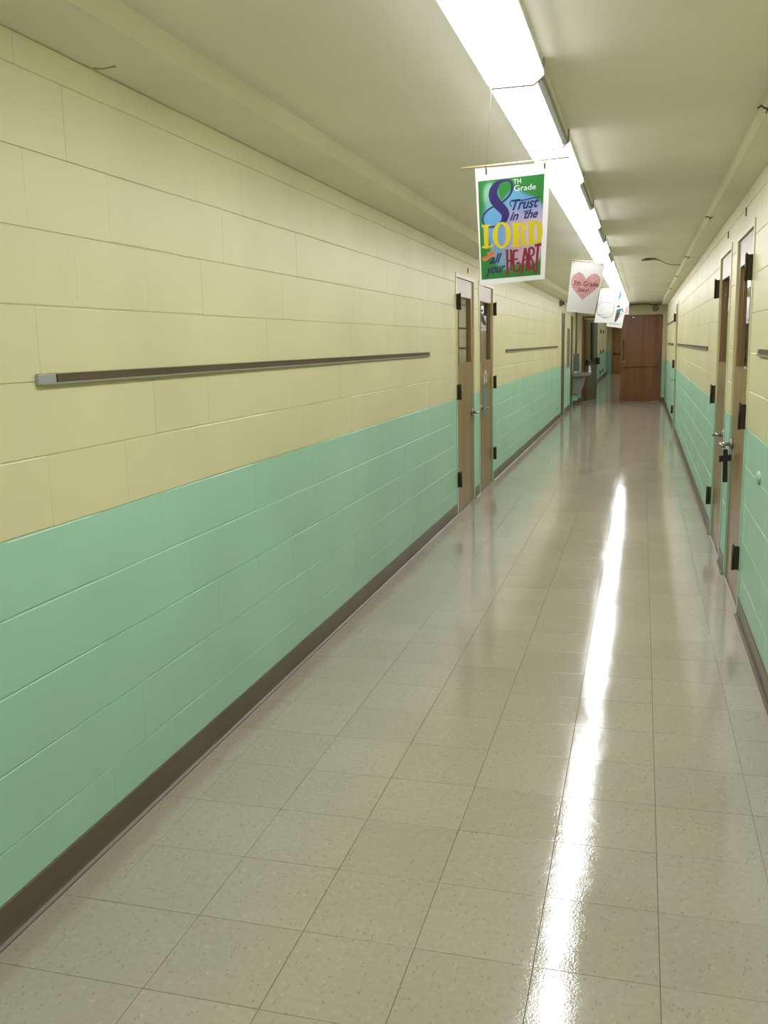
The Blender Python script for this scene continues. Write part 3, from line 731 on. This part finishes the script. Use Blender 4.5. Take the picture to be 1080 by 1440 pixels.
# --- 8th grade poster
c8 = [(0.964, 3.62, 2.181), (1.233, 3.74, 2.206), (1.215, 3.74, 1.776), (0.985, 3.62, 1.751)]
DW = [(0.914, 3.597, 2.181), (1.300, 3.769, 2.224)]
root, pr = hung_sheet('hanging_poster', c8, 'green and rainbow printed poster with a big purple 8, nearest of the hanging posters', 'poster', 'posters hanging from the ceiling lights',
                      DW, [((1.005, 3.634, 2.187), (1.085, 3.245, 2.375)), ((1.212, 3.728, 2.212), (1.215, 4.29, 2.372))])
def art_mat():
    m, nt, b = new_mat('poster_rainbow_print')
    a = node(nt, 'ShaderNodeAttribute'); a.attribute_name = 'art'
    nt.links.new(a.outputs['Color'], b.inputs['Base Color']); b.inputs['Roughness'].default_value = 0.28
    return m
M_art = art_mat()
A8 = ART['p8']
q = A8['panel']
def panel_uv(a, b):
    return [q[0][i] * (1 - a) * (1 - b) + q[1][i] * a * (1 - b) + q[2][i] * a * b + q[3][i] * (1 - a) * b for i in (0, 1)]
def art_colour(a, b):
    green = Vector((52, 138, 62)); c = green
    blobs = [((0.75, 0.30), 0.17, 0.10, (98, 160, 226)), ((0.55, 0.22), 0.14, 0.10, (110, 178, 214)), ((0.22, 0.42), 0.17, 0.16, (108, 178, 232)), ((0.18, 0.14), 0.11, 0.12, (150, 205, 170)),
             ((0.70, 0.38), 0.26, 0.10, (196, 166, 214)), ((0.85, 0.47), 0.20, 0.13, (222, 206, 224)), ((0.55, 0.55), 0.20, 0.16, (206, 172, 196)), ((0.88, 0.62), 0.14, 0.16, (226, 216, 226)),
             ((0.35, 0.55), 0.16, 0.18, (104, 168, 210)), ((0.32, 0.75), 0.14, 0.10, (120, 176, 206)), ((0.62, 0.75), 0.24, 0.11, (214, 168, 190)), ((0.85, 0.76), 0.16, 0.09, (206, 190, 222)), ((0.42, 0.85), 0.10, 0.06, (122, 176, 206))]
    tot = 0.0; acc = Vector((0, 0, 0))
    for (u, v), su, sv, col in blobs:
        w = math.exp(-((a - u) / su) ** 2 - ((b - v) / sv) ** 2)
        tot += w; acc += Vector(col) * w
    k = min(1, max(0, (tot - 0.18) / 0.45)); k = k * k * (3 - 2 * k)
    return c * (1 - k) + (acc / max(tot, 1e-6)) * k
NX, NY = 30, 46
vs = []; cols = []
for j in range(NY + 1):
    for i in range(NX + 1):
        u, v = panel_uv(i / NX, j / NY); vs.append(pr.pos(u, v, 0.0007) - root.location); cols.append(tuple(0.55 * v for v in lin(art_colour(i / NX, j / NY))[:3]) + (1,))
me = bpy.data.meshes.new('printed_panel')
me.from_pydata([tuple(v) for v in vs], [], [(j * (NX + 1) + i, j * (NX + 1) + i + 1, (j + 1) * (NX + 1) + i + 1, (j + 1) * (NX + 1) + i) for j in range(NY) for i in range(NX)])
at = me.color_attributes.new('art', 'FLOAT_COLOR', 'POINT')
for i, c in enumerate(cols): at.data[i].color = c
me.materials.append(M_art)
ob = bpy.data.objects.new('printed_panel', me); COL.objects.link(ob); ob.parent = root
navy, purple, yel, red, wht, org = ink('navy', (38, 44, 92)), ink('purple', (52, 40, 110)), ink('yellow', (228, 208, 40)), ink('dark_red', (142, 34, 56)), ink('white', (235, 240, 236)), ink('orange', (226, 146, 92))
pr.step(); pr.step()
pr.stroke(A8['eight'], purple, 10); pr.done('numeral', root)
pr.step()
g0, g1 = A8['Grade']
t0 = A8['TH'][0]
pr.text('TH', t0, [t0[0] + 0.105, t0[1] - 0.006], 0.064, wht, 0, 0.005); pr.done('word', root)
pr.text('Grade', g0, g1, 0.072, wht, 0, 0.004); pr.done('word', root)
pr.text('Trust', A8['Trust'][0], A8['Trust'][1], 0.125, navy, 0.42, 0.026)
for st in A8['tcross']: pr.stroke(st, navy)
pr.done('word', root)
pr.text('in', A8['inn'][0], A8['inn'][1], 0.105, navy, 0.42, 0.026); pr.done('word', root)
pr.text('the', A8['the'][0], A8['the'][1], 0.105, navy, 0.42, 0.026); pr.done('word', root)
for p in A8['lord']: pr.fill(p, yel)
pr.step()
for st in A8['lordstroke']: pr.stroke(st, yel)
pr.done('word', root)
pr.text('all', A8['alls'][0], A8['alls'][1], 0.115, navy, 0.5, 0.026); pr.done('word', root)
pr.text('your', A8['your'][0], A8['your'][1], 0.115, navy, 0.5, 0.026); pr.done('word', root)
pr.step()
for st in A8['heart']: pr.stroke(st, red)
pr.done('word', root)
pr.fill(A8['withs'][0], org)
pr.step()
pr.text('with', A8['wordwith'][0], A8['wordwith'][1], 0.05, ink('rust', (190, 84, 52)), 0.3, 0.01); pr.done('ribbon_word', root)
for u, v in ((0.12, 0.105), (0.86, 0.062)): pr.stroke([[u - 0.006, v, 0.012], [u + 0.006, v, 0.012]], wht); pr.done('pin', root)

# --- 7th grade poster
c7 = [(0.967, 8.65, 2.242), (1.252, 8.70, 2.207), (1.160, 8.82, 1.773), (0.918, 8.70, 1.804)]
root, pr = hung_sheet('hanging_poster', c7, 'tilted white poster with a pink word heart reading 7th Grade Stars', 'poster', 'posters hanging from the ceiling lights',
                      [(0.915, 8.63, 2.254), (1.262, 8.69, 2.212)], [((0.985, 8.643, 2.248), (1.085, 8.56, 2.368)), ((1.225, 8.685, 2.218), (1.220, 8.56, 2.368))])
A7 = ART['p7']
pink = ink('heart_pink', (240, 186, 184)); dred = ink('heart_text', (222, 130, 130)); lred = ink('heart_pale', (248, 218, 214)); mar = ink('maroon', (112, 22, 40))
hp = A7['heart']; pr.fill(hp, pink); pr.done('heart', root); pr.step()
def inside(p, poly):
    r = False
    for i in range(len(poly)):
        (x1, y1), (x2, y2) = poly[i - 1], poly[i]
        if (y1 > p[1]) != (y2 > p[1]) and p[0] < (x2 - x1) * (p[1] - y1) / (y2 - y1) + x1: r = not r
    return r
rnd = random.Random(3)
def word_rows(poly, mats, v0, v1, dv, avoid=()):
    v = v0
    while v < v1:
        u = 0.02
        while u < 0.98:
            l = rnd.uniform(0.02, 0.07)
            if inside((u, v), poly) and inside((u + l, v), poly) and not any(a <= u <= b and c <= v <= d for a, b, c, d in avoid):
                pr.stroke([[u, v, rnd.uniform(0.008, 0.016)], [u + l, v, 0.012]], rnd.choice(mats))
            u += l + rnd.uniform(0.012, 0.03)
        v += dv
word_rows(hp, [dred, dred, lred, ink('heart_mid', (232, 156, 154))], 0.18, 0.80, 0.0175)
o = pr.done('tiny_words', root); o['kind'] = 'stuff'
pr.step()
(a0, a1), (b0, b1) = A7['t1'], A7['t2']
pr.text('7th Grade', a0, a1, 0.14, mar, 0, 0.014); pr.done('word', root)
pr.text('Stars!', b0, b1, 0.10, mar, 0, 0.014); pr.done('word', root)

# --- line drawing of a jar
c6 = [(1.012, 13.5, 2.242), (1.274, 13.5, 2.224), (1.204, 13.5, 1.773), (0.932, 13.5, 1.789)]
root, pr = hung_sheet('hanging_poster', c6, 'tilted white poster with a grey line drawing of a jar, third from the viewer', 'poster', 'posters hanging from the ceiling lights',
                      [(0.96, 13.49, 2.252), (1.30, 13.49, 2.228)], [((1.03, 13.49, 2.248), (1.085, 13.4, 2.366)), ((1.25, 13.49, 2.232), (1.220, 13.4, 2.366))])
A6 = ART['p6']; gr = ink('pencil_grey', (176, 178, 184)); rose = ink('rose', (222, 172, 176)); ros2 = ink('rose_deep', (196, 132, 144))
for ln in A6['lines']: pr.stroke([[u, v, 0.028] for u, v in ln], gr)
for k, ln in enumerate(A6['lines']): pr.stroke([[u + 0.02, v + 0.012, 0.012] for u, v in ln], gr)
word_rows(A6['band'], [rose, ros2, gr], 0.40, 0.66, 0.026)
word_rows(A6['lines'][4], [gr, ink('pencil_pale', (205, 206, 210))], 0.66, 0.86, 0.024)
pr.done('drawing', root)

# --- blue paper leaf
lf = thing('paper_leaf', (1.235, 14.3, 2.26), 'blue paper leaf hanging against the lights beside the jar poster', 'paper ornament')
outl = [(1.232, 2.268), (1.256, 2.262), (1.274, 2.236), (1.282, 2.198), (1.272, 2.155), (1.248, 2.112), (1.218, 2.07), (1.216, 2.12), (1.214, 2.18), (1.218, 2.235)]
mb = MB(); mb.prism(outl, 1, 14.2985, 14.3015); mb.build('leaf_blade', ink('leaf_blue', (104, 156, 196)), lf)
mb = MB(); mb.tube([(1.240, 14.3, 2.262), (1.226, 14.3, 2.362)], 0.0008, 5); mb.build('string', M_string, lf)

# --- colourful picture
c5 = [(1.017, 17.0, 2.206), (1.306, 17.0, 2.173), (1.237, 17.0, 1.745), (0.974, 17.0, 1.782)]
root, pr = hung_sheet('hanging_poster', c5, 'white poster with green, teal and brown shapes, half hidden behind the jar poster', 'poster', 'posters hanging from the ceiling lights',
                      [(0.98, 16.99, 2.218), (1.33, 16.99, 2.178)], [((1.04, 16.99, 2.21), (1.085, 16.9, 2.366)), ((1.28, 16.99, 2.182), (1.222, 16.9, 2.366))])
A5 = ART['p5']
pr.fill(A5['cream'], ink('cream', (232, 228, 176))); pr.fill(A5['green'], ink('leaf_green', (46, 112, 58)))
pr.fill(A5['teal'], ink('teal', (56, 118, 128))); pr.step()
pr.fill(A5['pale'], ink('pale_blue', (196, 220, 226))); pr.fill(A5['blue'], ink('sky', (110, 160, 206))); pr.fill(A5['brown'], ink('brown', (98, 64, 52))); pr.step()
pr.stroke([[u, v, 0.03] for u, v in A5['curve']], ink('slate', (60, 78, 96)))
(a, b) = A5['text']
for k in range(2):
    u = a[0]
    while u < b[0]:
        l = rnd.uniform(0.03, 0.09); v = a[1] + (b[1] - a[1]) * (u - a[0]) / (b[0] - a[0]) + k * 0.03
        pr.stroke([[u, v, 0.02], [u + l, v, 0.02]], ink('slate', (60, 78, 96))); u += l + 0.03
pr.done('drawing', root)

# --- last sheet with a red circle
c4 = [(0.974, 20.5, 2.269), (1.297, 20.5, 2.245), (1.297, 20.5, 2.07), (0.949, 20.5, 2.08)]
root, pr = hung_sheet('hanging_poster', c4, 'pale pink sheet with a red ring, farthest of the hanging posters', 'poster', 'posters hanging from the ceiling lights',
                      [(1.06, 20.49, 2.280), (1.30, 20.49, 2.262)], [((1.09, 20.49, 2.276), (1.09, 20.4, 2.366)), ((1.27, 20.49, 2.264), (1.222, 20.4, 2.366))])
pr.fill([(0.02, 0.02), (0.98, 0.02), (0.98, 0.98), (0.02, 0.98)], ink('pale_pink', (240, 214, 206))); pr.step()
ringp = [[0.84 + 0.11 * math.cos(t), 0.50 + 0.34 * math.sin(t), 0.05] for t in [2 * math.pi * i / 12 for i in range(12)]]; ringp.append(list(ringp[0]))
pr.stroke(ringp, ink('ring_red', (206, 84, 86))); pr.fill([(0.84 + 0.07 * math.cos(t), 0.50 + 0.22 * math.sin(t)) for t in [2 * math.pi * i / 12 for i in range(12)]], ink('ring_pink', (222, 140, 140)))
pr.done('drawing', root)

# ------------------------------------------------------------------ tack rails on the walls
def rail(side, y0, y1, z, label, clip=True):
    face = 0.0 if side < 0 else W; s = 1 if side < 0 else -1; X = lambda d: face + s * d
    root = thing('tack_rail', (face, (y0 + y1) / 2, z), label, 'rail', 'tack rails on the corridor walls')
    mb = MB(); mb.box(X(0.0), X(0.003), y0, y1, z - 0.016, z + 0.016); mb.box(X(0.0), X(0.016), y0, y1, z - 0.016, z - 0.009, 0, 0.0015); mb.box(X(0.0), X(0.012), y0, y1, z + 0.0135, z + 0.016)
    mb.build('channel', M_lip, root)
    mb = MB(); y = y0 + (0.085 if clip else 0.004)
    r = random.Random(int(y0 * 100))
    pieces = max(1, round((y1 - y) / 1.3)); step = (y1 - 0.004 - y) / pieces
    for i in range(pieces):
        mb.box(X(0.001), X(0.009 + r.uniform(-0.001, 0.002)), y + i * step, y + (i + 1) * step - 0.004, z - 0.0095, z + 0.0128 - r.uniform(0, 0.001))
    mb.build('cork_strip', M_cork, root)
    if clip:
        mb = MB(); mb.box(X(0.0), X(0.013), y0 - 0.004, y0 + 0.075, z - 0.015, z + 0.015, 0, 0.002); mb.build('end_clip', M_clip, root)
rail(-1, 2.205, 7.10, 1.462, 'long brown cork rail with a grey end clip on the left wall before the doors')
rail(-1, 11.34, 18.57, 1.440, 'thin brown cork rail on the left wall past the pair of doors', False)
rail(1, 1.0, 4.95, 1.462, 'end of a brown cork rail on the right wall at the edge of the photo', False)
rail(1, 8.70, 16.1, 1.450, 'thin brown cork rail on the right wall between the paired doors and the distant door', False)
rail(1, 18.2, 21.8, 1.445, 'short thin rail on the right wall past the distant door, lower of two', False)
rail(1, 18.7, 22.9, 1.870, 'short thin rail on the right wall past the distant door, upper of two', False)

# ------------------------------------------------------------------ cross on the lever
cr = thing('wooden_cross', (2.105, 6.10, 0.75), 'small black cross hanging from the lever of the nearest right door', 'cross')
def bar(name, prof, y0, y1):
    mb = MB(); mb.prism(prof, 1, y0, y1); return mb.build(name, M_blackw, cr)
bar('upright', [(2.0905, 0.850), (2.0920, 0.853), (2.1165, 0.853), (2.1180, 0.850), (2.1190, 0.800), (2.1225, 0.652), (2.1200, 0.648), (2.0960, 0.648), (2.0935, 0.652), (2.0910, 0.800)], 6.092, 6.108)
bar('crossbar', [(2.0690, 0.7745), (2.1395, 0.7835), (2.1410, 0.8200), (2.1390, 0.8220), (2.0700, 0.8130), (2.0680, 0.8110)], 6.089, 6.111)
mb = MB(); mb.tube([(2.103, 6.10, 0.851), (2.098, 6.098, 0.866), (2.092, 6.095, 0.887), (2.104, 6.099, 0.866), (2.107, 6.10, 0.851)], 0.0022, 6); mb.build('loop', M_string, cr)

# ------------------------------------------------------------------ paper cutout on the second left door
pc = thing('paper_cutout', (-0.0075, 9.86, 1.15), 'paper figure in orange, white and blue stuck on the second left door', 'paper decoration')
def cut(name, pts, d, m):
    mb = MB(); mb.prism(pts, 0, -0.0079 + d, -0.0079 + d + 0.0008); mb.build(name, m, pc)
def oval(cy, cz, ry, rz, n=14, jag=0.0):
    return [(cy + ry * (1 + (jag if i % 2 else 0)) * math.cos(2 * math.pi * i / n), cz + rz * (1 + (jag if i % 2 else 0)) * math.sin(2 * math.pi * i / n)) for i in range(n)]
cut('orange_leaf', oval(9.80, 1.262, 0.085, 0.055, 14, 0.35), 0.0, ink('leaf_orange', (196, 112, 62)))
cut('white_head', oval(9.86, 1.175, 0.12, 0.085, 16), 0.001, ink('chalk', (214, 220, 200)))
cut('ring_mark', oval(9.86, 1.195, 0.045, 0.03, 12), 0.002, ink('mark_grey', (140, 146, 132)))
cut('brown_chin', [(9.80, 1.085), (9.93, 1.085), (9.90, 1.125), (9.86, 1.14), (9.83, 1.12)], 0.002, ink('chin', (126, 96, 66)))
cut('teal_collar', [(9.74, 1.085), (9.98, 1.075), (9.98, 1.035), (9.74, 1.04)], 0.001, ink('collar', (92, 156, 142)))
cut('blue_body', [(9.76, 1.045), (9.99, 1.04), (10.00, 0.95), (9.99, 0.80), (9.92, 0.765), (9.82, 0.77), (9.77, 0.81), (9.75, 0.93)], 0.0, ink('body_blue', (112, 142, 168)))
cut('pale_stripe', [(9.83, 0.97), (9.90, 0.97), (9.90, 0.80), (9.84, 0.80)], 0.001, ink('stripe', (150, 180, 176)))

# ------------------------------------------------------------------ small fittings on the walls and ceiling
def slot(face, s, y, z, label):
    mb = MB(); mb.box(face, face + s * 0.006, y - 0.008, y + 0.008, z - 0.024, z + 0.024, 0, 0.0015)
    o = mb.build('number_clip', M_hinge); o.data.transform(Matrix.Translation((-face, -y, -z))); o.location = (face, y, z)
    tag(o, label, 'clip', 'small dark clips above the doors')
slot(0, 1, 8.80, 2.205, 'small dark clip above the nearer left door')
slot(W, -1, 5.90, 2.245, 'small dark clip above the nearest right door')
slot(W, -1, 7.06, 2.238, 'small dark clip above the second right door')
ords = ['nearest', 'second', 'third', 'fourth', 'fifth']
for i, (x, y) in enumerate([(1.992, 3.81), (2.007, 6.99), (2.003, 10.2), (2.006, 13.2), (2.008, 16.2)]):
    mb = MB()
    z = ZS if x > 2.017 else ZC
    zz = 2.357
    mb.tube([(2.030, y, ZS - 0.001), (2.022, y, ZS - 0.008), (x + 0.012, y - 0.004, ZS - 0.010), (x, y + 0.004, ZS - 0.004), (x - 0.012, y, ZS + 0.004), (x - 0.024, y, ZS - 0.004)], 0.0042, 6)
    mb.tube([(x + 0.010, y, ZS - 0.010), (x + 0.006, y, ZS - 0.024)], 0.003, 6)
    o = mb.build('wire_hook', M_cable); o.data.transform(Matrix.Translation((-2.022, -y, -ZS))); o.location = (2.022, y, ZS)
    tag(o, 'bent dark wire hook under the right soffit, %s of five from the viewer' % ords[i], 'hook', 'wire hooks along the right soffit')
mb = MB(); mb.tube([(0.008, 2.591, ZS - 0.001), (0.030, 2.598, ZS - 0.004), (0.050, 2.60, ZS - 0.003), (0.078, 2.592, ZS - 0.003), (0.092, 2.572, ZS - 0.012)], 0.0012, 6)
tag(mb.build('wire_hook', M_cable), 'thin loose wire under the left soffit', 'hook')
mb = MB()
pts = [(1.555, 11.1, 2.412), (1.63, 11.12, 2.424), (1.70, 11.15, 2.425), (1.76, 11.3, 2.415), (1.82, 11.6, 2.408), (1.88, 11.9, 2.412), (1.94, 12.1, 2.418), (2.012, 12.2, 2.426)]
mb.tube(pts, [0.007, 0.016, 0.008, 0.004, 0.004, 0.004, 0.004, 0.004], 8)
mb.tube([(1.60, 11.11, 2.420), (1.60, 11.11, 2.4355)], 0.004, 6)
tag(mb.build('loose_cable', M_cable), 'loose dark cable with a thick end hanging from the ceiling near the right soffit', 'cable')
mb = MB(); mb.tube([(1.26, YP - 0.075, 2.405), (1.70, YP - 0.075, 2.405), (1.80, YP - 0.075, 2.388), (1.95, YP - 0.075, 2.392), (2.017, YP - 0.075, 2.400)], 0.013, 10)
tag(mb.build('conduit', M_cable), 'dark conduit running along the top of the cross wall', 'conduit')
mb = MB()
for k in range(2):
    mb.tube([(1.885 + (0.066 - 0.008 * k) * math.cos(t), YP - 0.078 - 0.012 * k, 2.300 + (0.066 - 0.006 * k) * math.sin(t)) for t in [2 * math.pi * i / 24 for i in range(24)]], 0.007, 8, closed=True)
mb.tube([(1.885, YP - 0.06, 2.300), (1.885, YP - 0.10, 2.300)], 0.02, 10)
mb.tube([(1.885, YP - 0.085, 2.366), (1.885, YP - 0.085, 2.385)], 0.010, 8)
tag(mb.build('cable_coil', M_cable), 'round coil of dark cable above the closed brown door', 'cable')
wb = thing('alarm_sounder', (0.0, 18.95, 2.285), 'small grey alarm box high on the left wall behind the second poster', 'alarm')
mb = MB(); mb.box(0, 0.055, 18.88, 19.0, 2.225, 2.335, 0, 0.006); mb.build('body', M_grey, wb)
mb = MB(); mb.tube([(0.055, 18.94, 2.28), (0.095, 18.94, 2.28)], [0.03, 0.045], 14); mb.build('horn', M_grey, wb)
mb = MB(); mb.box(0, 0.004, 18.70, 18.74, 0.205, 0.27, 0, 0.001)
tag(mb.build('outlet_plate', M_hinge), 'tiny dark outlet plate low on the left wall before the distant door', 'outlet')
lump = MB()
rr = random.Random(5)
vs = [(0, 0)]
bm = bmesh.new(); bmesh.ops.create_icosphere(bm, subdivisions=2, radius=1)
bm.verts.index_update()
lump.add([(W - 0.002 + v.co.x * 0.016 * (1 + 0.3 * rr.random()), 4.70 + v.co.y * 0.030 * (1 + 0.5 * rr.random()), 0.876 + v.co.z * 0.026 * (1 + 0.5 * rr.random())) for v in bm.verts], [[v.index for v in f.verts] for f in bm.faces], 0, True)
bm.free()
tag(lump.build('wall_plug', M_grn_s), 'lumpy green painted plug in the right wall beside the nearest door', 'plug')

# ------------------------------------------------------------------ drinking fountain corner
cb = thing('wall_cabinet', (0, 21.1, 0.97), 'tall narrow dark glazed cabinet on the left wall between two distant doors', 'cabinet')
mb = MB(); mb.box(0, 0.035, 20.98, 21.26, 0.965, 1.82, 0, 0.004); mb.build('body', M_lgrey, cb)
mb = MB(); mb.box(0.0352, 0.042, 21.0, 21.24, 0.99, 1.795, 0, 0.002); mb.build('glazed_door', M_grey, cb)
eb = thing('electrical_box', (0, 23.1, 0.82), 'grey metal box on the left wall above the drinking fountain', 'box')
mb = MB(); mb.box(0, 0.13, 22.98, 23.24, 0.83, 1.25, 0, 0.006); mb.build('body', M_grey, eb)
mb = MB(); mb.box(0.13, 0.136, 23.0, 23.22, 0.85, 1.23, 0, 0.002); mb.build('cover', M_lgrey, eb)
mb = MB(); mb.tube([(0.05, 23.12, 1.25), (0.05, 23.12, 2.357)], 0.016, 10); mb.build('conduit', M_cable, eb)
df_ = thing('drinking_fountain', (0.0, 22.95, 0.0), 'grey steel drinking fountain on the left wall by the open brown door', 'drinking fountain')
mb = MB(); mb.prism([(0, 0.70), (0.36, 0.725), (0.43, 0.755), (0.43, 0.79), (0, 0.79)], 1, 22.70, 23.16); mb.build('basin', M_steel, df_)
mb = MB()
for a in ((0.02, 0.04, 22.70, 23.16), (0.405, 0.43, 22.70, 23.16), (0.02, 0.43, 22.70, 22.72), (0.02, 0.43, 23.14, 23.16)): mb.box(a[0], a[1], a[2], a[3], 0.79, 0.803, 0, 0.003)
mb.build('rim', M_steel, df_)
mb = MB(); mb.tube([(0.36, 22.80, 0.79), (0.36, 22.80, 0.82), (0.375, 22.80, 0.86), (0.40, 22.80, 0.885)], [0.012, 0.012, 0.010, 0.008], 10); mb.build('bubbler', M_nickel, df_)
mb = MB(); mb.prism([(0.355, 0.79), (0.43, 0.79), (0.405, 0.96), (0.385, 0.96)], 1, 22.84, 22.87); mb.build('splash_guard', M_white, df_)
mb = MB(); mb.prism([(0, 0.30), (0.17, 0.30), (0.26, 0.50), (0.30, 0.70), (0, 0.70)], 1, 22.78, 23.08); mb.build('cabinet', M_lgrey, df_)
mb = MB(); mb.box(0, 0.12, 22.84, 23.02, 0.13, 0.30, 0, 0.006); mb.build('trap_cover', M_grn_s, df_)
mb = MB(); mb.box(0.05, 0.11, 22.7, 22.705, 0.802, 0.835); mb.build('push_button', M_white, df_)
